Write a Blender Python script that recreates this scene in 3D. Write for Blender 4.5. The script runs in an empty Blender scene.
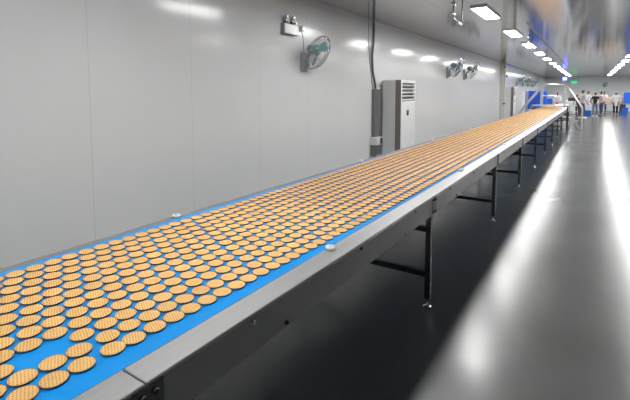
import bpy, math, random
from mathutils import Vector, Matrix, Euler
random.seed(7)
S = bpy.context.scene
C = S.collection
PI = math.pi

# ------------------------------------------------------------------ helpers
class MB:
    """collects shapes, builds ONE mesh object"""
    def __init__(s): s.v = []; s.f = []; s.m = []; s.cur = 0
    def add(s, vs, fs):
        n = len(s.v); s.v += [tuple(v) for v in vs]
        s.f += [tuple(i + n for i in f) for f in fs]; s.m += [s.cur] * len(fs)
    def box(s, x0, x1, y0, y1, z0, z1, b=0.0, M=None):
        if b <= 0:
            vs = [(x, y, z) for x in (x0, x1) for y in (y0, y1) for z in (z0, z1)]
            fs = [(0,1,3,2),(4,6,7,5),(0,4,5,1),(2,3,7,6),(0,2,6,4),(1,5,7,3)]
        else:
            vs = []; fs = []
            # chamfered box
            X = (x0, x1); Y = (y0, y1); Z = (z0, z1); idx = {}
            for i in (0,1):
                for j in (0,1):
                    for k in (0,1):
                        sx = 1 if i == 0 else -1; sy = 1 if j == 0 else -1; sz = 1 if k == 0 else -1
                        for a, d in enumerate(((0,sy*b,sz*b),(sx*b,0,sz*b),(sx*b,sy*b,0))):
                            idx[i,j,k,a] = len(vs); vs.append((X[i]+d[0], Y[j]+d[1], Z[k]+d[2]))
                        fs.append((idx[i,j,k,0], idx[i,j,k,1], idx[i,j,k,2]))
            for i in (0,1): fs.append((idx[i,0,0,0], idx[i,1,0,0], idx[i,1,1,0], idx[i,0,1,0]))
            for j in (0,1): fs.append((idx[0,j,0,1], idx[1,j,0,1], idx[1,j,1,1], idx[0,j,1,1]))
            for k in (0,1): fs.append((idx[0,0,k,2], idx[1,0,k,2], idx[1,1,k,2], idx[0,1,k,2]))
            for i in (0,1):
                for j in (0,1): fs.append((idx[i,j,0,0], idx[i,j,1,0], idx[i,j,1,1], idx[i,j,0,1]))
                for k in (0,1): fs.append((idx[i,0,k,0], idx[i,1,k,0], idx[i,1,k,2], idx[i,0,k,2]))
            for j in (0,1):
                for k in (0,1): fs.append((idx[0,j,k,1], idx[1,j,k,1], idx[1,j,k,2], idx[0,j,k,2]))
        if M is not None: vs = [M @ Vector(v) for v in vs]
        s.add(vs, fs); return s
    def tube(s, pts, r, n=10, cap=True, closed=False):
        pts = [Vector(p) for p in pts]; vs = []; fs = []; k = len(pts); prev = None
        for i, p in enumerate(pts):
            if closed: t = (pts[(i+1) % k] - pts[i-1])
            else: t = pts[min(i+1, k-1)] - pts[max(i-1, 0)]
            t.normalize()
            if prev is None:
                a = Vector((0,0,1)) if abs(t.z) < .9 else Vector((1,0,0))
                u = t.cross(a).normalized()
            else:
                u = (prev - t * prev.dot(t)).normalized()
            prev = u; w = t.cross(u)
            rr = r[i] if isinstance(r, (list, tuple)) else r
            for j in range(n):
                a = 2*PI*j/n + PI/n
                vs.append(p + (u*math.cos(a) + w*math.sin(a))*rr)
        for i in range(k if closed else k-1):
            i2 = (i+1) % k
            for j in range(n):
                fs.append((i*n+j, i*n+(j+1)%n, i2*n+(j+1)%n, i2*n+j))
        if cap and not closed:
            fs.append(tuple(range(n))[::-1]); fs.append(tuple((k-1)*n+j for j in range(n)))
        s.add(vs, fs); return s
    def lathe(s, prof, n=24, M=None):
        """profile (r,z) about Z, transformed by M"""
        vs = []; fs = []
        for (r, z) in prof:
            for j in range(n):
                a = 2*PI*j/n; vs.append((r*math.cos(a), r*math.sin(a), z))
        for i in range(len(prof)-1):
            for j in range(n):
                fs.append((i*n+j, i*n+(j+1)%n, (i+1)*n+(j+1)%n, (i+1)*n+j))
        fs.append(tuple(range(n))[::-1]); fs.append(tuple((len(prof)-1)*n+j for j in range(n)))
        if M is not None: vs = [M @ Vector(v) for v in vs]
        s.add(vs, fs); return s
    def build(s, name, mat, parent=None, smooth=False, loc=None):
        me = bpy.data.meshes.new(name); me.from_pydata(s.v, [], s.f)
        for m in (mat if isinstance(mat, (list, tuple)) else [mat]): me.materials.append(m)
        import bmesh
        bm = bmesh.new(); bm.from_mesh(me); bmesh.ops.recalc_face_normals(bm, faces=bm.faces); bm.to_mesh(me); bm.free()
        if any(s.m): me.polygons.foreach_set('material_index', s.m)
        o = bpy.data.objects.new(name, me); C.objects.link(o)
        if parent: o.parent = parent
        if loc: o.location = loc
        if smooth:
            me.shade_smooth()
            try: me.set_sharp_from_angle(angle=math.radians(38))
            except Exception: pass
        me.update(); return o

def tag(o, label=None, cat=None, group=None, kind=None):
    if label: o['label'] = label
    if cat: o['category'] = cat
    if group: o['group'] = group
    if kind: o['kind'] = kind
    return o
def empty(name, loc=(0,0,0), rz=0, label=None, cat=None, group=None):
    o = bpy.data.objects.new(name, None); C.objects.link(o); o.location = loc; o.rotation_euler = (0,0,rz)
    o.empty_display_size = .1
    return tag(o, label, cat, group)
def copy_tree(o, parent=None):
    c = o.copy(); C.objects.link(c)
    if parent: c.parent = parent
    for ch in list(o.children): copy_tree(ch, c)
    return c

# ------------------------------------------------------------------ materials
def mat(name, col, rough=.5, metal=0.0, spec=.5, emit=None, es=0, coat=0, bump=None, vary=None, alpha=1, trans=0):
    m = bpy.data.materials.new(name); m.use_nodes = True; nt = m.node_tree; b = nt.nodes['Principled BSDF']
    b.inputs['Base Color'].default_value = (*col, 1); b.inputs['Roughness'].default_value = rough
    b.inputs['Metallic'].default_value = metal; b.inputs['Specular IOR Level'].default_value = spec
    b.inputs['Coat Weight'].default_value = coat; b.inputs['Coat Roughness'].default_value = .08
    if trans: b.inputs['Transmission Weight'].default_value = trans
    if emit: b.inputs['Emission Color'].default_value = (*emit, 1); b.inputs['Emission Strength'].default_value = es
    if vary or bump:
        tc = nt.nodes.new('ShaderNodeTexCoord'); mp = nt.nodes.new('ShaderNodeMapping')
        nt.links.new(tc.outputs['Object'], mp.inputs[0])
        nz = nt.nodes.new('ShaderNodeTexNoise'); nt.links.new(mp.outputs[0], nz.inputs['Vector'])
        sc, amt, stretch = vary if vary else (bump[0], 0, (1,1,1))
        nz.inputs['Scale'].default_value = sc; nz.inputs['Detail'].default_value = 4
        mp.inputs['Scale'].default_value = stretch
        if vary:
            r = nt.nodes.new('ShaderNodeMapRange'); nt.links.new(nz.outputs['Fac'], r.inputs[0])
            r.inputs[1].default_value = .3; r.inputs[2].default_value = .7
            r.inputs[3].default_value = 1-amt; r.inputs[4].default_value = 1+amt
            mx = nt.nodes.new('ShaderNodeVectorMath'); mx.operation = 'SCALE'; mx.inputs[0].default_value = col
            nt.links.new(r.outputs[0], mx.inputs['Scale']); nt.links.new(mx.outputs[0], b.inputs['Base Color'])
        if bump:
            bp = nt.nodes.new('ShaderNodeBump'); bp.inputs['Strength'].default_value = bump[1]; bp.inputs['Distance'].default_value = .01
            n2 = nt.nodes.new('ShaderNodeTexNoise'); n2.inputs['Scale'].default_value = bump[0]; nt.links.new(mp.outputs[0], n2.inputs['Vector'])
            nt.links.new(n2.outputs['Fac'], bp.inputs['Height']); nt.links.new(bp.outputs[0], b.inputs['Normal'])
    return m

def seams(m, axis, pitch, off, width, dark, tint_axis2=None):
    """thin dark joint lines between panels, periodic along one axis (object coordinates)"""
    nt = m.node_tree; b = nt.nodes['Principled BSDF']; N = nt.nodes.new; L = nt.links.new
    tc = N('ShaderNodeTexCoord'); sp = N('ShaderNodeSeparateXYZ'); L(tc.outputs['Object'], sp.inputs[0])
    a = N('ShaderNodeMath'); a.operation = 'SUBTRACT'; a.inputs[1].default_value = off; L(sp.outputs[axis], a.inputs[0])
    w = N('ShaderNodeMath'); w.operation = 'PINGPONG'; w.inputs[1].default_value = pitch/2; L(a.outputs[0], w.inputs[0])
    c = N('ShaderNodeMath'); c.operation = 'LESS_THAN'; c.inputs[1].default_value = width; L(w.outputs[0], c.inputs[0])
    mx = N('ShaderNodeMix'); mx.data_type = 'RGBA'; L(c.outputs[0], mx.inputs[0])
    src = b.inputs['Base Color']
    if src.is_linked: L(src.links[0].from_socket, mx.inputs[6])
    else: mx.inputs[6].default_value = src.default_value
    mx.inputs[7].default_value = (*dark, 1); L(mx.outputs[2], src)
    return m

M = {}
M['wall'] = seams(mat('wall_panel_enamel', (.76,.77,.77), .16, 0, .5, vary=(.35,.02,(1,1,1))), 1, 1.11, 2.0, .003, (.64,.65,.65))
M['wall_end'] = mat('end_wall_enamel', (.86,.88,.89), .4)
M['ceiling'] = seams(mat('ceiling_metal_panels', (.58,.585,.58), .11, .7, .5, vary=(.6,.04,(1,.3,1)), bump=(1.3,.16)), 0, 1.15, .1, .004, (.25,.25,.25))
M['floor'] = mat('grey_epoxy_floor', (.115,.118,.116), .25, 0, .40, vary=(1.1,.10,(1,.6,1)), bump=(2.2,.05))
M['steel'] = mat('brushed_steel', (.56,.56,.555), .38, .88, vary=(60,.05,(1,.02,1)), bump=(90,.02))
M['steel_side'] = mat('side_plate_steel', (.40,.40,.40), .28, .65, vary=(1.5,.06,(1,.3,1)))
M['far_rail'] = mat('dull_grey_rail', (.22,.21,.20), .6, .2)
M['steel_dark'] = mat('dark_steel', (.10,.10,.10), .35, .9)
M['leg_steel'] = mat('leg_steel_tube', (.17,.17,.17), .25, 1.0)
M['steel_rail'] = mat('polished_tube_steel', (.80,.80,.81), .32, 1.0)
M['belt'] = mat('blue_belt', (.002,.26,.70), .42, 0, .22, vary=(3,.04,(1,1,1)))
M['plastic_white'] = mat('white_plastic', (.78,.78,.77), .35)
M['plastic_grey'] = mat('grey_plastic', (.38,.39,.40), .4)
M['fan_grey'] = mat('fan_grey_plastic', (.42,.44,.45), .4)
M['teal'] = mat('teal_blade_plastic', (.22,.46,.50), .25)
M['chrome'] = mat('chrome_wire', (.60,.62,.63), .18, 1.0)
M['black'] = mat('black_plastic', (.012,.012,.013), .35)
M['black_steel'] = mat('black_painted_steel', (.01,.01,.011), .4)
M['ac_side'] = mat('cabinet_side_enamel', (.80,.81,.82), .35)
M['ac_front'] = mat('cabinet_front_enamel', (.82,.83,.83), .3)
M['ac_trim'] = mat('bronze_grey_trim', (.23,.19,.17), .35, .3)
M['conduit'] = mat('grey_conduit', (.22,.23,.23), .35, .5)
M['blue'] = mat('blue_plastic', (.015,.12,.72), .4)
M['blue_bin'] = mat('blue_bin_plastic', (.02,.15,.78), .4)
M['pale_blue'] = mat('pale_translucent_strips', (.55,.62,.85), .25, trans=.3)
M['pipe_white'] = mat('pale_pipe_lagging', (.62,.62,.58), .5)
M['red'] = mat('red_plastic', (.75,.02,.03), .4)
M['lamp'] = mat('lamp_diffuser', (.9,.9,.9), .4, emit=(1,1,.99), es=58)
M['uv'] = mat('insect_lamp_glow', (.2,.15,.9), .4, emit=(.10,.12,1), es=8)
M['exit'] = mat('green_lit_sign', (.02,.5,.25), .4, emit=(.03,.75,.38), es=1.0)
M['biscuit_tray'] = mat('baked_goods', (.70,.36,.14), .7, vary=(20,.2,(1,1,1)))
M['skin'] = mat('skin', (.62,.36,.26), .55)
M['hair'] = mat('dark_hair', (.02,.015,.012), .6)
def cloth(n, c): return mat(n, c, .85, vary=(9,.08,(1,1,1)))
M['c_black'] = cloth('black_cloth', (.015,.015,.017)); M['c_grey'] = cloth('grey_cloth', (.48,.48,.50)); M['c_white'] = cloth('white_cloth', (.80,.81,.82))
M['c_dgrey'] = cloth('dark_grey_cloth', (.09,.09,.10)); M['c_jeans'] = cloth('faded_jeans', (.16,.22,.28)); M['c_navy'] = cloth('navy_jeans', (.02,.05,.14))
M['c_pink'] = cloth('dusty_pink_cloth', (.55,.38,.36)); M['c_teal'] = cloth('teal_cap_cloth', (.03,.16,.22)); M['c_orange'] = cloth('rust_cloth', (.35,.12,.06))

def mottled_gloss(m, scale, lo, hi):
    nt = m.node_tree; b = nt.nodes['Principled BSDF']; N = nt.nodes.new
    tc = N('ShaderNodeTexCoord'); nz = N('ShaderNodeTexNoise'); nz.inputs['Scale'].default_value = scale; nz.inputs['Detail'].default_value = 5
    r = N('ShaderNodeMapRange'); r.inputs[1].default_value = .35; r.inputs[2].default_value = .65; r.inputs[3].default_value = lo; r.inputs[4].default_value = hi
    nt.links.new(tc.outputs['Object'], nz.inputs['Vector']); nt.links.new(nz.outputs['Fac'], r.inputs[0]); nt.links.new(r.outputs[0], b.inputs['Roughness'])
mottled_gloss(M['floor'], 1.7, .215, .265)
def waffle_mat():
    m = bpy.data.materials.new('golden_waffle'); m.use_nodes = True; nt = m.node_tree; N = nt.nodes.new; L = nt.links.new
    b = nt.nodes['Principled BSDF']; b.inputs['Roughness'].default_value = .62; b.inputs['Specular IOR Level'].default_value = .3
    tc = N('ShaderNodeTexCoord'); sp = N('ShaderNodeSeparateXYZ'); L(tc.outputs['Object'], sp.inputs[0])
    outs = []
    for sgn in (1, -1):
        a = N('ShaderNodeMath'); a.operation = 'MULTIPLY_ADD'; a.inputs[1].default_value = sgn
        L(sp.outputs[1], a.inputs[0]); L(sp.outputs[0], a.inputs[2])
        w = N('ShaderNodeMath'); w.operation = 'PINGPONG'; w.inputs[1].default_value = .0062; L(a.outputs[0], w.inputs[0]); 
        r = N('ShaderNodeMapRange'); r.inputs[1].default_value = 0.0; r.inputs[2].default_value = .0046; r.inputs[3].default_value = 1; r.inputs[4].default_value = 0
        L(w.outputs[0], r.inputs[0]); outs.append(r.outputs[0])
    mxm = N('ShaderNodeMath'); mxm.operation = 'MAXIMUM'; L(outs[0], mxm.inputs[0]); L(outs[1], mxm.inputs[1])
    # browner toward the side wall of the biscuit (baked edge): depends on height inside the mesh
    ge = N('ShaderNodeSeparateXYZ'); geo = N('ShaderNodeNewGeometry'); L(geo.outputs['True Normal'], ge.inputs[0])
    up = N('ShaderNodeMapRange'); up.inputs[1].default_value = .45; up.inputs[2].default_value = .8; L(ge.outputs[2], up.inputs[0])
    cm = N('ShaderNodeMix'); cm.data_type = 'RGBA'; L(mxm.outputs[0], cm.inputs[0])
    cm.inputs[6].default_value = (.50,.22,.055,1); cm.inputs[7].default_value = (.86,.56,.21,1)
    nz = N('ShaderNodeTexNoise'); nz.inputs['Scale'].default_value = 45; L(tc.outputs['Object'], nz.inputs['Vector'])
    oi = N('ShaderNodeObjectInfo')
    ad = N('ShaderNodeMath'); ad.operation = 'MULTIPLY_ADD'; ad.inputs[1].default_value = .22; ad.inputs[2].default_value = .86; L(nz.outputs['Fac'], ad.inputs[0])
    a2 = N('ShaderNodeMath'); a2.operation = 'MULTIPLY_ADD'; a2.inputs[1].default_value = .10; L(oi.outputs['Random'], a2.inputs[0]); L(ad.outputs[0], a2.inputs[2])
    sc = N('ShaderNodeVectorMath'); sc.operation = 'SCALE'; L(cm.outputs[2], sc.inputs[0]); L(a2.outputs[0], sc.inputs['Scale'])
    em = N('ShaderNodeMix'); em.data_type = 'RGBA'; L(up.outputs[0], em.inputs[0]); em.inputs[6].default_value = (.22,.065,.02,1); L(sc.outputs[0], em.inputs[7])
    L(em.outputs[2], b.inputs['Base Color'])
    bp = N('ShaderNodeBump'); bp.inputs['Strength'].default_value = .7; bp.inputs['Distance'].default_value = .0012
    L(mxm.outputs[0], bp.inputs['Height']); L(bp.outputs[0], b.inputs['Normal'])
    return m
M['waffle'] = waffle_mat()

# ------------------------------------------------------------------ setting
XW, XR, YB, YF, H = -3.6, 6.6, 46.0, -8.0, 3.1
tag(MB().box(XW-.1, XR+.1, YF-.1, YB+.1, -.12, 0).build('floor', M['floor']), kind='structure')
tag(MB().box(XW-.1, XR+.1, YF-.1, YB+.1, H, H+.12).build('ceiling', M['ceiling']), kind='structure')
tag(MB().box(XW-.1, XW, YF, YB, 0, H).build('wall_left', M['wall']), kind='structure')
tag(MB().box(XR, XR+.1, YF, YB, 0, H).build('wall_right', M['wall']), kind='structure')
tag(MB().box(XW-.1, XR+.1, YB, YB+.1, 0, H).build('wall_back', M['wall_end']), kind='structure')
tag(MB().box(XW-.1, XR+.1, YF-.1, YF, 0, H).build('wall_front', M['wall_end']), kind='structure')
M['trim'] = mat('aluminium_trim', (.5,.5,.5), .35, .5)
t = MB(); t.add([(XW, YF, H-.02), (XW+.02, YF, H), (XW, YF, H), (XW, YB, H-.02), (XW+.02, YB, H), (XW, YB, H)], [(0,1,4,3),(0,3,5,2),(1,2,5,4),(0,2,1),(3,4,5)])
tag(t.build('trim_1', M['trim']), kind='structure')
tag(MB().box(XW, XW+.012, YF, YB, 0, .09, .003).build('baseboard_left', M['trim']), kind='structure')
tag(MB().box(-1.165, -1.135, 9.6, 30, H-.02, H, .004).build('trim_2', M['trim']), kind='structure')

# ------------------------------------------------------------------ ceiling lights
def make_light():
    r = empty('ceiling_light')
    f = MB(); f.box(-.135,.135,-.64,-.61,-.03,0); f.box(-.135,.135,.61,.64,-.03,0); f.box(-.135,-.117,-.61,.61,-.03,0); f.box(.117,.135,-.61,.61,-.03,0)
    f.build('frame', M['plastic_white'], r)
    MB().box(-.117,.117,-.61,.61,-.024,-.004).build('diffuser', M['lamp'], r)
    return r
L0 = make_light(); first = True
ORD = ['first','second','third','fourth','fifth','sixth','seventh','eighth','ninth','tenth','eleventh','twelfth','thirteenth','fourteenth','fifteenth','sixteenth','seventeenth','eighteenth','nineteenth','twentieth',
 'twenty-first','twenty-second','twenty-third','twenty-fourth','twenty-fifth','twenty-sixth','twenty-seventh','twenty-eighth','twenty-ninth','thirtieth','thirty-first','thirty-second','thirty-third','thirty-fourth','thirty-fifth','thirty-sixth']
for X, nm, y_first_seen in ((-1.6, 'left', 7), (1.22, 'right', 20), (4.04, 'added outer right', 99)):  # outermost right row is unseen, added to brighten the far end of the hall
    n = 0
    for k in range(-4 if nm == 'left' else 0 if nm == 'right' else 4, 12):
        y = 8.0 + 3.1*k
        o = L0 if first else copy_tree(L0); first = False
        o.location = (X, y, H)
        if y > y_first_seen:
            lab = 'flat white ceiling light panel, %s from the camera in the %s row in the photo' % (ORD[n], nm); n += 1
        else:
            lab = 'ceiling light panel above the photo frame, %s of the unseen %s row' % (ORD[k+4] if nm == 'left' else ORD[k], nm)
        tag(o, lab, 'ceiling light', 'ceiling light panels of the %s row' % nm)

# ------------------------------------------------------------------ conveyor
YS, YE = -3.0, 26.4
XN, XB, XFb, XFr = -.98, -1.090, -2.160, -2.208
cv = empty('conveyor', (-1.59, 12, 0), -.0022, 'long stainless steel conveyor with blue belt running from front left into the distance', 'conveyor')
def part(mb, name, m, par=cv, smooth=False, off=(1.6, -12, 0)):
    o = mb.build(name, m, par, smooth); o.location = off; return o
b = MB(); b.box(XFb, XB-.002, YS, YE, .783, .797, .003); part(b, 'belt', M['belt'])
b = MB(); b.box(XFb+.01, XB-.012, YS, YE, .690, .700, .003); part(b, 'return_belt', M['belt'])
b = MB(); b.box(XFb+.02, XB-.02, YS, YE, .765, .782); part(b, 'slider_bed', M['steel_dark'])
joints = [YS, .68, 9.2, 17.8, YE]
for a, c in zip(joints[:-1], joints[1:]):
    tag(part(MB().box(XB, XN, a+.0025, c-.0025, .785, .800, .003), 'near_rail', M['steel']), 'bright brushed steel rail plate along the aisle side')
    part(MB().box(XN-.004, XN+.0, a+.0025, c-.0025, .650, .786, .001), 'side_plate', M['steel_side'])
    part(MB().box(XFr, XFb, a+.0025, c-.0025, .785, .799, .003), 'far_rail', M['far_rail'])
    part(MB().box(XFr, XFr+.004, a+.0025, c-.0025, .650, .786, .001), 'side_plate', M['steel_side'])
# lower lips of the side plates
part(MB().box(XN-.03, XN-.0045, YS, YE, .650, .654), 'side_plate_lip', M['steel_side'])
# leg frames
leg_mb = MB().box(-.022,.022,-.022,.022,-.025,.785,.004)
foot_mb = MB().lathe([(.006,-.1),(.034,-.1),(.034,-.088),(.016,-.08),(.010,-.07),(.010,-.025)], 16)
bolt_mb = MB().lathe([(.0095,0),(.0095,.004),(.007,.008),(.003,.009)], 10, Matrix.Rotation(PI/2, 4, 'Y'))
Lg = leg_mb.build('leg', M['leg_steel'], cv); Ft = foot_mb.build('foot', M['chrome'], Lg, True)
Cb = MB().box(-.58,.58,-.02,.02,-.02,.02,.003).build('crossbar', M['black_steel'], cv)
Br = MB().box(0,.004,-.05,.05,-.075,.065,.001).build('leg_bracket', M['leg_steel'], cv)
Bo = bolt_mb.build('bolt', M['black'], cv, True); Bs = bolt_mb.build('bolt', M['chrome'], cv, True)
first = True
def putc(o, loc, kids=False):
    c = copy_tree(o, cv); c.location = (loc[0]+1.6, loc[1]-12, loc[2]); return c
legY = [-1.9, .65, 3.20, 5.86, 8.22, 10.65, 13.1, 15.5, 17.9, 20.35, 24.6, 26.2]
for y in legY:
    for x in (XN-.027, XFr+.027): putc(Lg, (x, y, 0))
    for z in (.53, .17): putc(Cb, (-1.5975, y, z))
    if y > 0:
        putc(Br, (XN, y+.035, .725))
nb = 0
for y in legY:
    if y < 0: continue
    for dy, z in ((.055,.765),(.015,.765),(.055,.67),(.015,.67)):
        if y < 24: putc(Bo, (XN+.004, y+dy, z)); nb += 1
    for dy, z, ch in ((.47,.766,1),(.67,.672,0),(1.33,.770,0),(1.95,.668,1)):
        if y < 17: putc(Bo if (y > 1 and nb % 3) or not ch else Bs, (XN, y+dy, z)); nb += 1
putc(Bs, (XN, 2.80, .771))
for o in (Lg, Cb, Br, Bo, Bs):
    for ch in list(o.children): bpy.data.objects.remove(ch)
    bpy.data.objects.remove(o)
# round adjusting caps on the rails
cap = MB().lathe([(.010,0),(.010,.006),(.021,.007),(.023,.011),(.021,.017),(.008,.018),(.007,.023),(.002,.024)], 20)
c0 = cap.build('rail_knob', M['plastic_white'], cv, True)
k = 0
for i in range(-1, 9):
    for x, y, z in ((-1.068, 1.81+2.58*i, .800), (-2.186, 1.75+2.6*i, .799)):
        if k == 0: o = c0
        else: o = c0.copy(); C.objects.link(o); o.parent = cv
        k += 1; o.location = (x+1.6, y-12, z); o.scale = (1.2,1.2,1)

# ------------------------------------------------------------------ waffles
vx, vy, f0, thd = 591, 92, 425, 4.3
th = math.radians(thd); fpx = f0*math.cos(th); pcx = 315; pcy = vy+fpx*math.tan(th); psi = math.atan((vx-pcx)/f0)
hv = Vector((-math.sin(psi), math.cos(psi), 0)); Rv = Vector((math.cos(psi), math.sin(psi), 0))
Fv = Vector((math.cos(th)*hv.x, math.cos(th)*hv.y, -math.sin(th))); Uv = Vector((math.sin(th)*hv.x, math.sin(th)*hv.y, math.cos(th)))
def seen(p):
    q = Vector(p) - Vector((0,0,1.6)); d = q.dot(Fv)
    if d < .1: return False
    x = pcx+fpx*q.dot(Rv)/d; y = pcy-fpx*q.dot(Uv)/d
    return -9 < x < 640 and y < 406
offs = [0,.039,.085,.12,.15,.182,.22,.258,.295,.333,.371,.41]
rows = [.390-.0775*i for i in range(1, 16)][::-1] + [.390,.468,.546,.623,.702]
rng = random.Random(3); n = 0; nextgap = 5
while rows[-1] < YE - .7:
    n += 1; g = .0765 + rng.uniform(-.001,.001)
    if n == nextgap: g += rng.uniform(.003,.009); nextgap += rng.choice([4,5,6,7])
    rows.append(rows[-1]+g)
NEARX = [(.5,-1.222),(1.3,-1.200),(2.0,-1.180),(2.6,-1.166),(3.6,-1.158),(30,-1.140)]
FARX = [(.5,-2.092),(1.1,-2.086),(2.0,-2.068),(3.3,-2.082),(30,-2.06)]
def lerp_tab(t, y):
    if y <= t[0][0]: return t[0][1]
    for (a, va), (b, vb) in zip(t[:-1], t[1:]):
        if y <= b: return va+(vb-va)*(y-a)/(b-a)
    return t[-1][1]
pts = []
dr = [0.0]*12
for r, yb in enumerate(rows):
    for c_ in range(12):
        dr[c_] = dr[c_]*.8 + rng.uniform(-.0022,.0022)
        Y = yb + offs[c_] + dr[c_] + rng.uniform(-.002,.002)
        X = lerp_tab(NEARX, Y)*(11-c_)/11 + lerp_tab(FARX, Y)*c_/11 + rng.uniform(-.0028,.0028)
        if c_ < 2 and yb > .69: Y += .013*max(0, 1-(yb-.70)/1.2)
        if c_ == 2 and (abs(yb-.468) < .01 or abs(yb-.546) < .01): continue
        if rng.random() < .0012 and Y > 1.3: continue
        if Y < YE-.15: pts.append((c_, X, Y))
R_ = .0369
def waffle_profile(): return [(R_-.0030,0),(R_-.0004,.0018),(R_,.0042),(R_-.0008,.0066),(R_-.0026,.0078),(R_-.010,.0084),(.012,.0085)]
def scallop(vs, n, amp, lobes): return vs
wm = MB().lathe(waffle_profile(), 40)
# gently scalloped rim
wm.v = [(x*(1+.010*math.cos(22*math.atan2(y, x))), y*(1+.010*math.cos(22*math.atan2(y, x))), z) for x, y, z in wm.v]
w0 = wm.build('waffle', M['waffle'], None, True)
inview = [p for p in pts if seen((p[1], p[2], .8))]
inview.sort(key=lambda p: (p[1])**2 + p[2]**2 + .64)
near = inview[:300]; nearset = set(near)
bycol = {}
for p in near: bycol.setdefault(p[0], []).append(p)
ZB = .7975
first = True
for c_ in sorted(bycol):
    for i, p in enumerate(sorted(bycol[c_], key=lambda q: q[2])):
        o = w0 if first else w0.copy()
        if not first: C.objects.link(o)
        first = False
        o.location = (p[1], p[2], ZB); o.rotation_euler = (0, 0, .35+rng.uniform(-.08,.08))
        tag(o, 'golden waffle biscuit, %s from the left in the %s lengthwise row from the near rail' % (ORD[i], ORD[c_]), 'waffle', 'waffle biscuits on the blue belt')
sv = MB(); NN = 12; prof = [(R_-.002,.0),(R_,.003),(R_-.0015,.0072),(R_-.010,.0083)]
tmpl_v = []; 
for (r, z) in prof:
    for j in range(NN): tmpl_v.append((r*math.cos(2*PI*j/NN), r*math.sin(2*PI*j/NN), z))
tmpl_f = [(i*NN+j, i*NN+(j+1)%NN, (i+1)*NN+(j+1)%NN, (i+1)*NN+j) for i in range(3) for j in range(NN)] + [tuple(3*NN+j for j in range(NN))]
vv = []; ff = []
for p in pts:
    if p in nearset: continue
    n0 = len(vv)
    vv += [(x+p[1], y+p[2], z+ZB) for x, y, z in tmpl_v]
    ff += [tuple(i+n0 for i in f) for f in tmpl_f]
me = bpy.data.meshes.new('waffles_beyond'); me.from_pydata(vv, [], ff); me.materials.append(M['waffle']); me.update(); me.shade_smooth()
try: me.set_sharp_from_angle(angle=math.radians(40))
except Exception: pass
ws = bpy.data.objects.new('waffles', me); C.objects.link(ws)
tag(ws, 'dense remaining rows of golden waffle biscuits running away down the blue belt', 'waffles', kind='stuff')

# ------------------------------------------------------------------ wall fans
def make_fan():
    r = empty('wall_fan')                 # origin on the wall plane, wall normal +X
    b = MB(); b.box(0,.035,-.085,.085,-.17,.12,.016); b.box(.035,.09,-.04,.04,-.13,.02,.012); b.build('wall_base', M['plastic_grey'], r)
    d = MB(); d.lathe([(.02,0),(.022,.012),(.012,.02),(.003,.022)], 16, Matrix.Translation((.088,0,-.075)) @ Matrix.Rotation(PI/2, 4, 'Y')); d.build('speed_dial', M['teal'], r, True)
    tl = math.radians(28)                # head tilts down
    ax = Vector((math.cos(tl), 0, -math.sin(tl)))
    hc = Vector((.27, 0, .09))
    a = MB(); a.tube([(.05,0,.0),(.085,0,.05),(.12,0,.10),hc-ax*.15], .017, 10); a.build('arm', M['plastic_grey'], r, True)
    T = Matrix.Translation(hc) @ Matrix.Rotation(PI/2+tl, 4, 'Y')
    m = MB(); m.lathe([(.02,-.20),(.05,-.195),(.062,-.16),(.062,-.09),(.045,-.06),(.01,-.055)], 20, T); m.build('motor_housing', M['fan_grey'], r, True)
    h = MB(); h.lathe([(.012,-.06),(.042,-.045),(.042,.0),(.03,.018),(.006,.022)], 20, T); h.build('hub', M['teal'], r, True)
    for k in range(3):
        vs = []; fs = []; NA, NR = 9, 7
        for i in range(NR):
            rr = .035 + (.205-.035)*i/(NR-1)
            hw = .30 + .33*math.sin(PI*min(1, (i+1.2)/NR))
            for j in range(NA):
                s_ = -1+2*j/(NA-1); an = 2*PI*k/3 + s_*hw + .25*i/NR
                vs.append((rr*math.cos(an), rr*math.sin(an), -.02 - s_*.028*(1-.3*i/NR)))
        for i in range(NR-1):
            for j in range(NA-1): fs.append((i*NA+j, i*NA+j+1, (i+1)*NA+j+1, (i+1)*NA+j))
        n0 = len(vs); vs += [(x, y, z-.003) for x, y, z in vs]; fs += [tuple(reversed([q+n0 for q in f])) for f in fs]
        e = MB(); e.add([T @ Vector(v) for v in vs], fs); e.build('blade', M['teal'], r, True)
    g = MB(); RG = .255
    for rr, z, w in ((RG,0,.006),(RG,-.028,.004),(.235,.026,.0022),(.19,.042,.0022),(.145,.052,.0022),(.10,.058,.0022)):
        g.tube([T @ Vector((rr*math.cos(2*PI*j/36), rr*math.sin(2*PI*j/36), z)) for j in range(36)], w, 6, closed=True)
    for j in range(40):
        a_ = 2*PI*j/40; cx_, sx_ = math.cos(a_), math.sin(a_)
        g.tube([T @ Vector((q*cx_, q*sx_, z)) for q, z in ((.05,.060),(.10,.058),(.145,.052),(.19,.042),(.235,.026),(RG,0))], .0014, 4)
        if j % 2 == 0: g.tube([T @ Vector((q*cx_, q*sx_, z)) for q, z in ((.06,-.10),(.15,-.09),(.22,-.065),(RG,-.028),(RG,0))], .0016, 4)
    g.build('wire_guard', M['chrome'], r, True)
    w = MB(); w.lathe([(.055,.056),(.058,.060),(.045,.066),(.01,.068)], 20, T); w.build('guard_badge', M['plastic_white'], r, True)
    return r
fan = make_fan()
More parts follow.
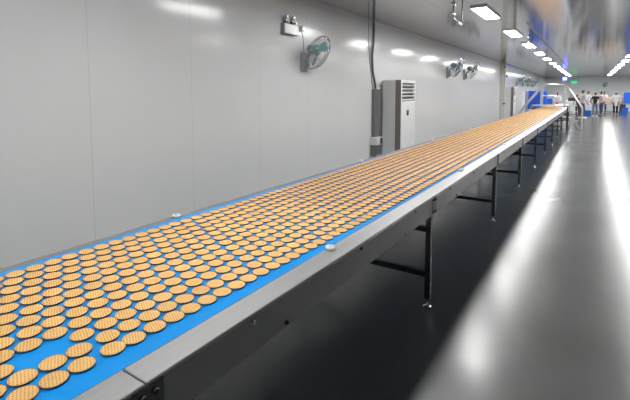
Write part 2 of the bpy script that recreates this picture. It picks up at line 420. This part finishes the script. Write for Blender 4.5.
fl = [((XW, 5.22, 2.07), 'wall fan with teal blades and round wire guard, largest and nearest on the left wall', 0),
      ((XW, 12.75, 2.20), 'left of the two middle-distance wall fans above and right of the standing air conditioner', -.15),
      ((XW, 14.75, 2.20), 'right of the two middle-distance wall fans above and right of the standing air conditioner', -.15),
      ((XW, 26.6, 2.12), 'dark little wall fan above the blue cabinets, first from the left of four', -.5),
      ((XW, 29.0, 2.12), 'dark little wall fan above the blue cabinets, second from the left of four', -.5),
      ((XW, 31.6, 2.12), 'dark little wall fan above the blue cabinets, third from the left of four', -.5),
      ((XW, 34.4, 2.12), 'dark little wall fan above the blue cabinets, last from the left of four', -.5)]
for i, (loc, lab, _) in enumerate(fl):
    o = fan if i == 0 else copy_tree(fan)
    o.location = loc; tag(o, lab, 'wall fan', 'wall fans')
    if i: o.scale = (1.18,1.18,1.18)
o = copy_tree(fan); o.location = (1.0, YB, 2.2); o.rotation_euler = (0,0,-PI/2); tag(o, 'faint round wall fan on the far end wall above the work tables', 'wall fan', 'wall fans')
o = tag(MB().tube([(XW+.03, 5.13, 2.50), (XW+.045, 5.15, 2.40), (XW+.03, 5.19, 2.30), (XW+.03, 5.20, 2.19)], .006, 6).build('fan_cord', M['conduit']), 'thin dark cord dropping from wall socket to nearest fan', 'cord')

# emergency twin lamp and socket
e = empty('emergency_light', (XW, 4.84, 2.47), 0, 'white emergency lamp box with two round spotlight heads high on left wall', 'emergency light')
MB().box(0,.075,-.17,.17,-.075,.075,.01).build('battery_box', mat('lamp_box', (.45,.46,.46), .3, .7), e)
for dy in (-.085,.075):
    h_ = MB(); h_.lathe([(.02,-.05),(.045,-.04),(.056,0),(.056,.018),(.045,.02),(.02,.012)], 20, Matrix.Translation((.05,dy,.135)) @ Matrix.Rotation(PI/2, 4, 'Y') )
    hh = h_.build('lamp_head', M['chrome'], e, True)
    MB().lathe([(.004,.0),(.036,.021),(.030,.026),(.006,.030)], 16, Matrix.Translation((.052,dy,.135)) @ Matrix.Rotation(PI/2, 4, 'Y')).build('lens', M['plastic_white'], hh, True)
MB().box(.01,.04,-.12,.10,.07,.10,.004).build('bracket', M['black'], e)
s_ = empty('wall_socket', (XW, 5.16, 2.52), 0, 'small white wall socket with plug right of the emergency lamp', 'socket')
MB().box(0,.02,-.045,.045,-.045,.045,.004).build('socket_plate', M['plastic_white'], s_)
MB().box(.02,.06,-.028,.02,-.025,.02,.005).build('plug', M['chrome'], s_)

# conduit + control box beside the air conditioner
c = MB(); c.tube([(XW+.025, 7.50, 3.0), (XW+.025, 7.51, 2.55), (XW+.025, 7.44, 2.3), (XW+.025, 7.47, 2.0), (XW+.025, 7.60, 1.72), (XW+.025, 7.61, 1.665)], .022, 10)
c = c.build('conduit', M['conduit'], None, True); tag(c, 'bent grey conduit pipe running down wall from ceiling beside air conditioner', 'pipe')
c = MB().tube([(XW+.012, 7.28, 2.99), (XW+.012, 7.30, 2.6), (XW+.012, 7.36, 2.2), (XW+.012, 7.50, 1.668)], .008, 8).build('cable', M['fan_grey'], None, True); tag(c, 'thin pale cable hanging down wall just left of the bent conduit', 'cable')
tk = empty('cable_duct', (XW, 7.68, .0), 0, 'dark grey vertical cable duct on wall left of the air conditioner', 'cable duct')
MB().box(0,.07,-.20,.09,.715,1.66,.005).build('duct_channel', M['conduit'], tk)
bx = empty('control_box', (XW, 7.62, .46), 0, 'small white wall control box with dark display below the cable duct', 'control box')
MB().box(0,.15,-.20,.08,.102,.25,.008).build('housing', M['plastic_white'], bx)
MB().box(.15,.154,-.05,.06,.12,.23,.001).build('display', M['black'], bx)
MB().box(0,.13,-.18,.08,-.08,.10,.006).build('junction_box', M['conduit'], bx)
MB().tube([(.04,-.05,-.56),(.04,-.05,-.08)], .02, 10).build('outlet_pipe', M['conduit'], bx, True)

# standing air conditioners
def make_ac(w=.82, d=.40, h=1.94):
    r = empty('air_conditioner')      # back at x=0, y centre
    MB().box(0,d-.06,-w/2+.003,w/2,.02,h,.015).build('cabinet', M['ac_side'], r)
    MB().box(d-.115,d-.002,-w/2-.006,-w/2+.012,.02,h-.002,.002).build('side_trim', M['ac_trim'], r)
    MB().box(d-.06,d,-w/2+.013,w/2,.02,h-.43,.01).build('front_panel', M['ac_front'], r)
    f = MB(); f.box(d-.06,d,-w/2+.013,w/2,h-.06,h,.006); f.box(d-.06,d,w/2-.05,w/2,h-.429,h-.061,.004); f.box(d-.06,d,-w/2+.013,-w/2+.06,h-.429,h-.061,.004)
    f.build('grille_frame', M['ac_front'], r)
    MB().box(d-.059,d-.045,-w/2+.06,w/2-.05,h-.43,h-.06).build('grille_back', M['black'], r)
    for k in range(5):
        z = h-.40+.072*k
        T = Matrix.Translation((d-.02,0,z)) @ Matrix.Rotation(-.5, 4, 'Y')
        MB().box(-.025,.022,-w/2+.06,w/2-.05,-.008,.010,.002,T).build('louvre', M['ac_front'], r)
    MB().box(d,d+.006,-w/2+.32,-w/2+.43,h-.72,h-.61,.002).build('control_display', M['black'], r)
    MB().lathe([(.001,0),(.05,.0),(.05,.004),(.02,.005)], 20, Matrix.Translation((d,-w/2+.42,h-.56)) @ Matrix.Rotation(PI/2, 4, 'Y')).build('badge', M['ac_side'], r, True)
    MB().box(.02,d-.02,-w/2+.02,w/2-.02,0,.02).build('plinth', M['black'], r)
    return r
ac = make_ac(); ac.location = (XW+.06, 8.36, 0)
tag(ac, 'tall white standing air conditioner with louvred grille, the near one against the left wall', 'air conditioner', 'standing air conditioners')
a2 = copy_tree(ac); a2.location = (XW+.06, 22.9, 0); tag(a2, 'distant white standing air conditioner just left of the blue cabinets', 'air conditioner', 'standing air conditioners')
# pale column of pipes with camera
pc = empty('pipe_column', (XW, 21.6, 0), 0, 'pale vertical bundle of pipes on left wall from ceiling down, far end', 'pipe column')
MB().box(0,.16,-.16,.16,-.1,2.999,.01).build('boxing', M['pipe_white'], pc)
for x_, dy in ((.195,-.10),(.195,.06)):
    MB().tube([(x_, dy, .3), (x_, dy, 2.5), (x_-.01, dy, 2.99)], .032, 10).build('pipe', M['pipe_white'], pc, True)
MB().box(.15,.24,-.17,.17,2.72,2.80,.01).build('clamp', M['ac_trim'], pc)
MB().box(.15,.24,-.17,.17,1.02,1.10,.01).build('clamp', M['ac_trim'], pc)
cc = empty('security_camera', (XW, 22.3, 2.38), 0, 'small black security camera on left wall beside the pale pipe column', 'camera')
MB().tube([(0,0,.05),(.10,0,.05),(.13,0,0)], .015, 8).build('mount', M['plastic_white'], cc, True)
MB().lathe([(.02,-.07),(.05,-.06),(.05,.05),(.03,.06)], 16, Matrix.Translation((.16,-.02,-.02)) @ Matrix.Rotation(PI/2, 4, 'X')).build('camera_body', M['black'], cc, True)

# white tall cabinet, strip curtain panel and blue cabinets by left wall
wc = empty('white_cabinet', (-3.3, 25.2, 0), 0, 'tall plain white cabinet between far air conditioner and blue cabinets', 'cabinet')
MB().box(-.28,.28,-.5,.5,.05,1.72,.01).build('body', M['ac_front'], wc)
MB().box(.28,.30,-.48,-.01,.08,1.70,.005).build('door', M['ac_front'], wc); MB().box(.28,.30,.01,.48,.08,1.70,.005).build('door', M['ac_front'], wc)
MB().box(-.26,.26,-.48,.48,0,.05).build('plinth', M['black'], wc)
pb = empty('pale_cabinet', (-3.13, 26.9, 0), 0, 'narrow pale bluish cabinet immediately left of the blue cabinets', 'cabinet')
MB().box(-.12,.12,-.25,.25,.05,1.74,.01).build('body', M['pale_blue'], pb)
MB().box(-.10,.10,-.265,-.25,.10,1.70,.004).build('door', M['pale_blue'], pb)
MB().box(-.10,.10,-.23,.23,0,.05).build('plinth', M['black'], pb)
def blue_cab():
    r = empty('blue_cabinet')
    MB().box(-.225,.225,-.25,.25,.06,1.76,.01).build('body', M['blue'], r)
    for x0, x1 in ((-.215,-.005),(.005,.215)):
        d = MB().box(x0,x1,-.268,-.25,.10,1.73,.004).build('door', M['blue'], r)
        xh = x1-.03 if x1 < .01 else x0+.03
        MB().box(xh-.008,xh+.008,-.285,-.268,.85,1.0,.003).build('handle', M['chrome'], d)
    MB().box(-.20,.20,-.22,.22,0,.06).build('plinth', M['black'], r)
    return r
b0 = blue_cab(); b0.location = (-2.76, 27.2, 0); tag(b0, 'left one of two tall bright blue cabinets behind the crossover handrail', 'cabinet', 'tall blue cabinets')
b1 = copy_tree(b0); b1.location = (-2.30, 27.2, 0); tag(b1, 'right one of two tall bright blue cabinets behind the crossover handrail', 'cabinet', 'tall blue cabinets')

# ------------------------------------------------------------------ crossover stair
br = empty('crossover_stair', (-1.5, 23.2, 0), 0, 'stainless steel crossover stair with tubular handrails bridging the far end of conveyor', 'stair')
def bp_(mb, name, m, sm=False):
    o = mb.build(name, m, br, sm); o.location = (1.5, -23.2, 0); return o
Y0, Y1 = 22.7, 23.5
bp_(MB().box(-2.36,-.86,Y0,Y1,.93,.98,.005), 'platform', M['steel'])
for sgn, xs in ((1,-.86),(-1,-2.36)):
    for k in range(3):
        z = .98 - .24*(k+1)
        bp_(MB().box(min(xs+sgn*.12*k, xs+sgn*(.12*k+.18)), max(xs+sgn*.12*k, xs+sgn*(.12*k+.18)), Y0+.03, Y1-.03, z-.03, z, .003), 'tread', M['steel'])
    for y in (Y0, Y1-.02):
        s2 = MB(); s2.add([(xs, y, .93), (xs, y, .84), (xs+sgn*.44, y, -.1), (xs+sgn*.48, y, -.1), (xs, y+.02, .93), (xs, y+.02, .84), (xs+sgn*.44, y+.02, -.1), (xs+sgn*.48, y+.02, -.1)],
              [(0,1,2,3),(7,6,5,4),(0,4,5,1),(1,5,6,2),(2,6,7,3),(3,7,4,0)])
        bp_(s2, 'stringer', M['steel'])
for y in (Y0+.02, Y1-.02):
    pth = [(-3.06, y, .0), (-3.06, y, .80)] if False else []
    # handrail: post on the left floor, slope up, flat across, curve, slope down, post to floor
    P = [(-2.90,y,-.1),(-2.90,y,.62),(-2.86,y,.70),(-2.02,y,1.82),(-1.95,y,1.90),(-1.85,y,1.95),(-1.10,y,1.95),(-1.00,y,1.92),(-.90,y,1.82),(-.38,y,1.0),(-.31,y,.87),(-.30,y,.78),(-.30,y,-.1)]
    bp_(MB().tube(P, .032, 10), 'handrail', M['steel_rail'], True)
    for x in (-1.98, -1.02): bp_(MB().tube([(x,y,.0),(x,y,1.92)] if False else [(x,y,.955),(x,y,1.90)], .030, 10), 'post', M['steel_rail'], True)
    bp_(MB().tube([(-1.98,y,1.42),(-1.02,y,1.42)], .014, 8), 'mid_rail', M['steel_rail'], True)
    for x in (-2.33, -.89): bp_(MB().box(x-.02,x+.02,y-.02,y+.02,-.1,.93,.003), 'support_leg', M['leg_steel'])

# ------------------------------------------------------------------ ceiling hangers
def hanger(loc, lab):
    r = empty('hanging_bracket', loc, 0, lab, 'hanging bracket', 'ceiling hanging brackets')
    MB().tube([(0,-.25,0),(0,-.27,-.20),(0,-.25,-.26),(0,.22,-.30),(0,.26,-.26),(0,.26,0)], .010, 8).build('wire_frame', M['black'], r, True)
    MB().box(-.02,.02,.0,.22,-.315,-.275,.006).build('crossbar', M['plastic_white'], r)
    for z in (-.05,-.20):
        MB().lathe([(.01,-.03),(.03,-.025),(.034,.02),(.01,.03)], 12, Matrix.Translation((0,-.28,z)) @ Matrix.Rotation(PI/2, 4, 'X')).build('clip', M['chrome'], r, True)
    return r
hanger((-1.83, 7.0, H-.1), 'small dark wire bracket with white crossbar hanging left of the nearest ceiling light')
hanger((-1.32, 12.0, H-.1), 'small hanging wire bracket beside the second and third ceiling lights')

# ------------------------------------------------------------------ back area
ex = empty('exit_sign', (-1.35, YB, 2.50), 0, 'small green lit sign high on far end wall', 'sign')
MB().box(-.24,.24,-.05,0,-.13,.13,.01).build('sign_housing', M['plastic_white'], ex); MB().box(-.22,.22,-.056,-.05,-.11,.11).build('sign_face', M['exit'], ex)
def uvlamp(loc, lab):
    u = empty('insect_lamp', loc, 0, lab, 'insect lamp', 'blue insect lamps')
    MB().lathe([(.03,.16),(.17,.15),(.17,.12),(.10,.115)], 20).build('top_cap', M['blue'], u, True)
    MB().lathe([(.12,-.11),(.13,-.10),(.13,.11),(.12,.115)], 20).build('glow_tube', M['uv'], u, True)
    MB().lathe([(.10,-.115),(.17,-.12),(.17,-.15),(.03,-.16)], 20).build('base_cap', M['blue'], u, True)
    MB().tube([(0,0,.16),(0,0,H-.1-loc[2])], .006, 6).build('chain', M['black'], u)
uvlamp((-1.58, 34.5, 2.52), 'round blue glowing insect lamp hanging above the far handrail')

def table(x0, x1, y0, y1, lab, h=.82):
    r = empty('work_table', ((x0+x1)/2, (y0+y1)/2, 0), 0, lab, 'table', 'steel work tables'); w = (x1-x0)/2; d = (y1-y0)/2
    MB().box(-w,w,-d,d,h-.07,h,.006).build('tabletop', M['steel_side'], r)
    MB().box(-w+.04,w-.04,-d+.04,d-.04,.22,.245,.004).build('shelf', M['steel_side'], r)
    for sx in (-1,1):
        for sy in (-1,1): MB().box(sx*(w-.04)-.02,sx*(w-.04)+.02,sy*(d-.04)-.02,sy*(d-.04)+.02,0,h-.07,.003).build('leg', M['leg_steel'], r)
    return r
table(-.75, .75, 37.4, 38.3, 'steel work table behind the grey-shirted worker')
table(.85, 1.88, 37.4, 38.3, 'steel work table stacked with orange trays in front of the white-coated worker')
table(1.92, 3.4, 37.4, 38.3, 'rightmost steel work table holding blue crates at right edge')
table(-2.6, -1.3, 31.0, 32.0, 'steel work table behind the conveyor end, left of the people', .88)
table(-1.9, -.9, 36.6, 37.4, 'steel work table beyond the crossover stair with white tubs', .85)
def tray(loc, lab, m=M['biscuit_tray']):
    r = empty('tray', loc, 0, lab, 'tray', 'trays on the work tables')
    t_ = MB(); t_.box(-.27,.27,-.2,.2,0,.012); t_.box(-.27,-.255,-.2,.2,.012,.03); t_.box(.255,.27,-.2,.2,.012,.03); t_.box(-.255,.255,-.2,-.185,.012,.03); t_.box(-.255,.255,.185,.2,.012,.03)
    t_.build('tray_body', M['plastic_white'], r); tt = MB().box(-.25,.25,-.18,.18,.013,.10,.02).build('baked_contents', m, r)
pos = [(1.12,37.75,.82,'lowest left tray of baked goods on the table behind people'),(1.12,37.75,.94,'middle left tray of baked goods on the table behind people'),(1.12,37.75,1.06,'upper left tray of baked goods on the table behind people'),
       (1.12,37.75,1.18,'topmost left tray with orange baked goods behind people'),(1.66,37.75,.82,'lower right tray of baked goods beside the white-coated worker'),(1.66,37.75,.94,'upper right tray of baked goods beside the white-coated worker')]
for x, y, z, l in pos: tray((x, y, z), l)
def crate(loc, lab, w=.30, d=.22, h=.28, m=None, nm='blue_crate'):
    r = empty(nm, loc, 0, lab, 'crate', 'blue plastic crates'); m = m or M['blue_bin']
    b_ = MB(); b_.box(-w,w,-d,d,0,.02); b_.box(-w,-w+.02,-d,d,.02,h-.03); b_.box(w-.02,w,-d,d,.02,h-.03); b_.box(-w+.02,w-.02,-d,-d+.02,.02,h-.03); b_.box(-w+.02,w-.02,d-.02,d,.02,h-.03)
    b_.build('crate_body', m, r)
    q = MB(); q.box(-w-.015,w+.015,-d-.015,-d+.02,h-.03,h); q.box(-w-.015,w+.015,d-.02,d+.015,h-.03,h); q.box(-w-.015,-w+.02,-d+.02,d-.02,h-.03,h); q.box(w-.02,w+.015,-d+.02,d-.02,h-.03,h)
    q.build('rim', m, r)
    return r
for j, nm in enumerate(('lowest','middle','topmost')):
    crate((2.27, 37.8, .82+.28*j), 'blue crate stacked on right-edge table, %s of left stack' % nm)
    crate((2.95, 37.8, .82+.28*j), 'blue crate stacked on right-edge table, %s of right stack' % nm)
crate((1.98, 36.4, 0), 'larger blue bin on the floor right of white-coated worker, lower one', .20, .2, .30)
crate((2.06, 36.4, .301), 'blue bin atop the larger floor bin right of white-coated worker', .15, .15, .24)
crate((-.12, 34.6, 0), 'blue bin on floor between grey-shirted and black-shirted workers', .18, .18, .36)
crate((-.12, 37.7, .82), 'blue crate on table between white-clad and black-shirted workers', .18, .18, .36)
crate((-2.30, 31.4, .88), 'blue crate on the table just right of the blue cabinets', .24, .25, .36)
crate((-1.80, 31.30, .88), 'small red crate on the table behind conveyor end', .08, .08, .12, M['red'], 'red_crate')
def trolley(loc, lab):
    r = empty('trolley', loc, 0, lab, 'trolley', 'steel trolleys')
    for sx in (-.38,.38):
        for sy in (-.25,.25):
            MB().tube([(sx,sy,.12),(sx,sy,.95)], .018, 8).build('post', M['leg_steel'], r, True)
            MB().lathe([(.02,-.02),(.05,-.018),(.05,.018),(.02,.02)], 14, Matrix.Translation((sx,sy,.05)) @ Matrix.Rotation(PI/2, 4, 'Y')).build('caster', M['black'], r, True)
            MB().box(sx-.02,sx+.02,sy-.02,sy+.02,.06,.12,.003).build('caster_fork', M['leg_steel'], r)
    for z in (.22,.56,.90): MB().box(-.40,.40,-.27,.27,z,z+.03,.006).build('shelf', M['steel'], r)
    return r
trolley((-1.02, 28.6, 0), 'three-shelf steel trolley standing just beyond the crossover stair')
trolley((-1.45, 29.8, 0), 'steel trolley behind the conveyor end, left of the nearer trolley')
# white machine behind the conveyor end
mc = empty('packing_machine', (-.95, 33.6, 0), 0, 'white boxy packing machine with hopper seen through the crossover handrails', 'machine')
MB().box(-.55,.45,-.4,.4,.12,1.05,.03).build('body', M['ac_front'], mc)
MB().box(-.35,.05,-.3,.3,1.05,1.32,.03).build('head_unit', M['steel_dark'], mc)
h_ = MB(); h_.lathe([(.08,1.32),(.10,1.36),(.22,1.55),(.22,1.60),(.20,1.60)], 4, Matrix.Translation((-.15,0,0)) @ Matrix.Rotation(PI/4, 4, 'Z')); h_.build('hopper', M['steel_rail'], mc)
MB().box(.12,.38,-.42,-.25,1.05,1.32,.01).build('control_panel', M['black'], mc)
for sx in (-.48,.38):
    for sy in (-.33,.33): MB().box(sx-.03,sx+.03,sy-.03,sy+.03,0,.12).build('leg', M['steel_dark'], mc)
for i, (x, z) in enumerate(((-1.62,.85),(-1.25,.85))):
    r = empty('white_tub', (x, 37.0, z), 0, 'white plastic tub on distant table, %s of two' % ('left','right')[i], 'tub', 'white tubs')
    MB().lathe([(.10,0),(.13,.01),(.15,.24),(.14,.24)], 20).build('tub_body', M['plastic_white'], r, True)
    MB().lathe([(.155,.24),(.16,.25),(.155,.27),(.02,.275)], 20).build('lid', M['plastic_white'], r, True)

# ------------------------------------------------------------------ people
def skin_obj(name, V, E, Rr, m, parent, sub=2, root=0):
    me = bpy.data.meshes.new(name); me.from_pydata([tuple(v) for v in V], E, []); me.materials.append(m)
    o = bpy.data.objects.new(name, me); C.objects.link(o); o.parent = parent
    o.modifiers.new('skin', 'SKIN'); md = o.modifiers.new('sub', 'SUBSURF'); md.levels = sub-1 if sub > 1 else 1; md.render_levels = sub-1 if sub > 1 else 1
    if not me.skin_vertices: 
        pass
    sl = me.skin_vertices[0].data
    for i, r in enumerate(Rr):
        sl[i].radius = (r, r) if not isinstance(r, tuple) else r
        sl[i].use_root = (i == root)
    for p in me.polygons: p.use_smooth = True
    o.modifiers['skin'].use_smooth_shade = True
    return o

def person(loc, rz, h, lab, top, bottom, headwear, arms, sleeve='short', lean=0.0, stride=.10, coat=False, hairc=None, shoes=None):
    """arms: two (elbow, hand) pairs in local coords at scale 1 (1.72 m tall), facing +Y"""
    k = h/1.72
    r = empty('person', loc, rz, lab, 'person')
    def P(x, y, z):
        # lean about the hips
        if z > .95: 
            dz = z-.95; y2 = y*math.cos(lean) + dz*math.sin(lean); z2 = .95 + dz*math.cos(lean) - y*math.sin(lean); return Vector((x*k, y2*k, z2*k))
        return Vector((x*k, y*k, z*k))
    V = [P(0,0,.95), P(0,0,1.12), P(0,0.01,1.30), P(0,0,1.42), P(0,0.01,1.50), P(0,0.02,1.56), P(0,.025,1.66)]
    Rr = [.12,.115,.125,.075,.052,.075,.082]
    E = [(0,1),(1,2),(2,3),(3,4),(4,5),(5,6)]
    for s in (-1,1):
        st = stride*s; n0 = len(V)
        V += [P(s*.095,0,.88), P(s*.10,st*.4+.02,.49), P(s*.10,st*.8-.01,.10), P(s*.105,st*.8+.04,.045), P(s*.11,st*.8+.15,.03)]
        Rr += [.085,.058,.040,.035,.028]; E += [(0,n0),(n0,n0+1),(n0+1,n0+2),(n0+2,n0+3),(n0+3,n0+4)]
        n1 = len(V); el, ha = arms[0 if s < 0 else 1]
        el = P(*el); ha = P(*ha); d = (ha-el).normalized()
        V += [P(s*.165,0,1.40), el, ha]; Rr += [.055,.042,.027]; E += [(3,n1),(n1,n1+1),(n1+1,n1+2)]
        # palm and five fingers
        side = d.cross(Vector((0,0,1))).normalized(); dn = side.cross(d).normalized()
        pm = ha + d*.05*k; n2 = len(V); V.append(pm); Rr.append(.026); E.append((n1+2,n2))
        for q, ln in ((-1.5,.055),(-.5,.065),(.5,.062),(1.5,.048)):
            a_ = pm + d*.025*k + side*q*.014*k; b_ = a_ + (d*.5 - Vector((0,0,1))*.25).normalized()*ln*k
            m0 = len(V); V += [a_, b_]; Rr += [.0085,.007]; E += [(n2,m0),(m0,m0+1)]
        m0 = len(V); V += [ha + side*(-s)*.03*k + d*.02*k, ha + side*(-s)*.045*k + d*.06*k]; Rr += [.010,.008]; E += [(n1+2,m0),(m0,m0+1)]
    skin_obj('body', V, E, [q*k for q in Rr], M['skin'], r)
    # head: shaped with chin, nose, ears
    hd = Matrix.Translation(P(0,.035,1.63)); vs = []; fs = []; NA, NB = 20, 12
    for i in range(NB+1):
        ph = PI*i/NB
        for j in range(NA):
            a_ = 2*PI*j/NA; x = .074*math.sin(ph)*math.cos(a_); y = .094*math.sin(ph)*math.sin(a_); z = .115*math.cos(ph)
            if z < 0: x *= 1+z*2.2; y = y*(1+z*1.6) + (-z)*.15
            f_ = max(0, 1-abs(a_-PI/2)/.35)*max(0, 1-abs(z+.005)/.035); y += .022*f_        # nose
            for ce in (0, PI):
                da = min(abs(a_-ce), 2*PI-abs(a_-ce)); x += (1 if ce == 0 else -1)*.014*max(0, 1-da/.35)*max(0, 1-abs(z)/.04)   # ears
            f2 = max(0, 1-abs(abs(a_-PI/2)-.45)/.25)*max(0, 1-abs(z-.025)/.02); y -= .010*f2   # eye sockets
            vs.append(hd @ Vector((x*k, y*k, z*k)))
    for i in range(NB):
        for j in range(NA): fs.append((i*NA+j, i*NA+(j+1)%NA, (i+1)*NA+(j+1)%NA, (i+1)*NA+j))
    hm = MB(); hm.add(vs, fs); hm.build('head', M['skin'], r, True)
    fm = MB()
    for sx in (-1,1): fm.lathe([(.002,-.003),(.011,0),(.006,.004)], 8, hd @ Matrix.Translation((sx*.030*k, .083*k, .022*k)) @ Matrix.Rotation(-PI/2, 4, 'X'))
    fm.box(-.022*k,.022*k,.084*k,.092*k,-.058*k,-.050*k,.002,hd)
    fm.build('face_features', M['hair'], r, True)
    # hair and headwear
    def shell(name, zmin, grow, m, back=False):
        vs = []; fs = []; nb = 8
        for i in range(nb+1):
            for j in range(NA):
                a_ = 2*PI*j/NA; zm = zmin
                if back: zm = zmin + (.085 if math.sin(a_) > .2 else 0)
                ph = math.acos(max(-1, min(1, zm/.115)))*i/nb
                rx, ry, rz_ = .074+grow, .094+grow, .115+grow
                vs.append(hd @ Vector((rx*math.sin(ph)*math.cos(a_)*k, ry*math.sin(ph)*math.sin(a_)*k - .004, rz_*math.cos(ph)*k)))
        for i in range(nb):
            for j in range(NA): fs.append((i*NA+j, i*NA+(j+1)%NA, (i+1)*NA+(j+1)%NA, (i+1)*NA+j))
        q = MB(); q.add(vs, fs); return q.build(name, m, r, True)
    shell('hair', -.045, .007, hairc or M['hair'], True)
    if headwear:
        cp = shell('cap', .028, .016, headwear)
        MB().box(-.06*k,.06*k,.085*k,.15*k,.030*k,.040*k,.004,hd).build('peak', headwear, cp) if not coat else None
    # shirt
    n_ = 0; V = [P(0,0,.83), P(0,0,1.10), P(0,.01,1.28), P(0,0,1.40), P(0,.005,1.455)]; Rr = [.150,.142,.152,.095,.066]; E = [(0,1),(1,2),(2,3),(3,4)]
    if coat: V.insert(0, P(0,0,.62)); Rr.insert(0,.17); E = [(0,1),(1,2),(2,3),(3,4),(4,5)]; n_ = 1
    for s in (-1,1):
        el, ha = arms[0 if s < 0 else 1]; el = P(*el); ha = P(*ha); n1 = len(V); sh = P(s*.165,0,1.40)
        V += [sh]; Rr += [.072]; E += [(3+n_,n1)]
        if sleeve == 'short': V += [sh.lerp(el,.62)]; Rr += [.060]; E += [(n1,n1+1)]
        else: V += [el, el.lerp(ha,.93)]; Rr += [.054,.040]; E += [(n1,n1+1),(n1+1,n1+2)]
    skin_obj('coat' if coat else 'shirt', V, E, [q*k for q in Rr], top, r)
    V = [P(0,0,1.04), P(0,0,.90)]; Rr = [.126,.138]; E = [(0,1)]
    for s in (-1,1):
        st = stride*s; n0 = len(V); V += [P(s*.095,0,.84), P(s*.10,st*.4+.02,.49), P(s*.10,st*.8-.01,.10)]; Rr += [.098,.074,.060]; E += [(1,n0),(n0,n0+1),(n0+1,n0+2)]
    skin_obj('trousers', V, E, [q*k for q in Rr], bottom, r)
    for s in (-1,1):
        st = stride*s*.8; q = MB(); X = s*.105
        q.tube([(X*k,(st-.05)*k,.038*k),(X*k,(st+.03)*k,.045*k),(X*k,(st+.12)*k,.036*k),(X*k,(st+.20)*k,.026*k)], [.038*k,.046*k,.042*k,.022*k], 12); q.build('shoe', shoes or M['plastic_white'], r, True)
    return r
fwd = (((-.25,.12,1.16),(-.17,.36,1.10)), ((.25,.12,1.16),(.17,.36,1.10)))
low = (((-.27,.02,1.14),(-.22,.20,.94)), ((.27,.02,1.14),(.22,.20,.94)))
up = (((-.25,.10,1.16),(-.13,.32,1.24)), ((.25,.12,1.16),(.14,.34,1.22)))
PX = 'person in '
person((-.42, 30.6, 0), math.radians(-55), 1.80, 'person in grey t-shirt, dark grey trousers and blue cap, standing beside the handrail', M['c_grey'], M['c_dgrey'], M['c_teal'], low)
person((-.66, 31.6, 0), math.radians(20), 1.55, 'person in black clothes bending just left of the grey-shirted worker', M['c_black'], M['c_black'], M['c_orange'], fwd, lean=.35, shoes=M['black'])
person((-.16, 35.4, 0), math.radians(-30), 1.74, 'person in white shirt and white trousers with dark cap, behind the grey-shirted worker', M['c_white'], M['c_white'], M['c_dgrey'], fwd, shoes=M['black'])
person((.26, 33.2, 0), math.radians(-12), 1.66, 'person in black shirt and faded jeans seen from behind, centre of the group', M['c_black'], M['c_jeans'], M['c_teal'], low)
person((.60, 34.1, 0), math.radians(60), 1.72, 'person in dusty pink shirt, navy jeans and teal cap facing the black-shirted worker', M['c_pink'], M['c_navy'], M['c_teal'], up, shoes=M['black'])
person((.86, 38.9, 0), math.radians(170), 1.72, 'person in white with dark cap standing behind the tray table', M['c_white'], M['c_dgrey'], M['c_dgrey'], fwd, sleeve='long')
person((1.48, 36.2, 0), math.radians(5), 1.70, 'person in long white coat, white cap and black trousers seen from behind', M['c_white'], M['c_black'], M['c_white'], low, sleeve='long', coat=True, shoes=M['black'])
person((2.06, 38.9, 0), math.radians(150), 1.60, 'person in pink top reaching over the table right of the white-coated worker', M['c_pink'], M['c_dgrey'], M['c_white'], up)
person((-1.88, 33.0, 0), math.radians(175), 1.66, 'person in white with black hair working behind the conveyor end', M['c_white'], M['c_white'], None, fwd, sleeve='long')

# the belt, wall fittings and ceiling fittings sit 0.1 m higher than first laid out
RAISE = ('conveyor','waffle','waffles','wall_fan','emergency_light','wall_socket','fan_cord','control_box','cable_duct','conduit','cable','exit_sign','hanging_bracket','insect_lamp','security_camera','pipe_column','crossover_stair')
for o in C.objects:
    if o.parent is None and o.name.split('.')[0] in RAISE: o.location.z += .1
    if o.name in ('conduit','cable','cable_duct','control_box'): o.location.y += .10
    if o.parent is None and o.get('category') in ('person','crate','tray','table','tub','machine') and o.location.y > 28:
        o.location.x *= 1.0625; o.location.y *= 1.0625
# ------------------------------------------------------------------ world, camera
w = bpy.data.worlds.new('world'); S.world = w; w.use_nodes = True
w.node_tree.nodes['Background'].inputs[0].default_value = (.5,.52,.55,1); w.node_tree.nodes['Background'].inputs[1].default_value = .05
cam = bpy.data.cameras.new('camera'); co = bpy.data.objects.new('camera', cam); C.objects.link(co)
cam.sensor_fit = 'HORIZONTAL'; cam.sensor_width = 36; cam.lens = fpx/630*36; cam.shift_x = 0; cam.shift_y = (pcy-200)/630
cam.clip_start = .05; cam.clip_end = 200
rot = Matrix((Rv, Uv, -Fv)).transposed().to_4x4(); co.matrix_world = Matrix.Translation((0,0,1.7)) @ rot
S.camera = co
S.view_settings.view_transform = 'Standard'; S.view_settings.look = 'None'; S.view_settings.gamma = 1; S.view_settings.use_curve_mapping = False
S.view_settings.exposure = 0.0
S.cycles.max_bounces = 8; S.cycles.diffuse_bounces = 4; S.cycles.glossy_bounces = 4; S.cycles.transmission_bounces = 3
S.cycles.sample_clamp_indirect = 6
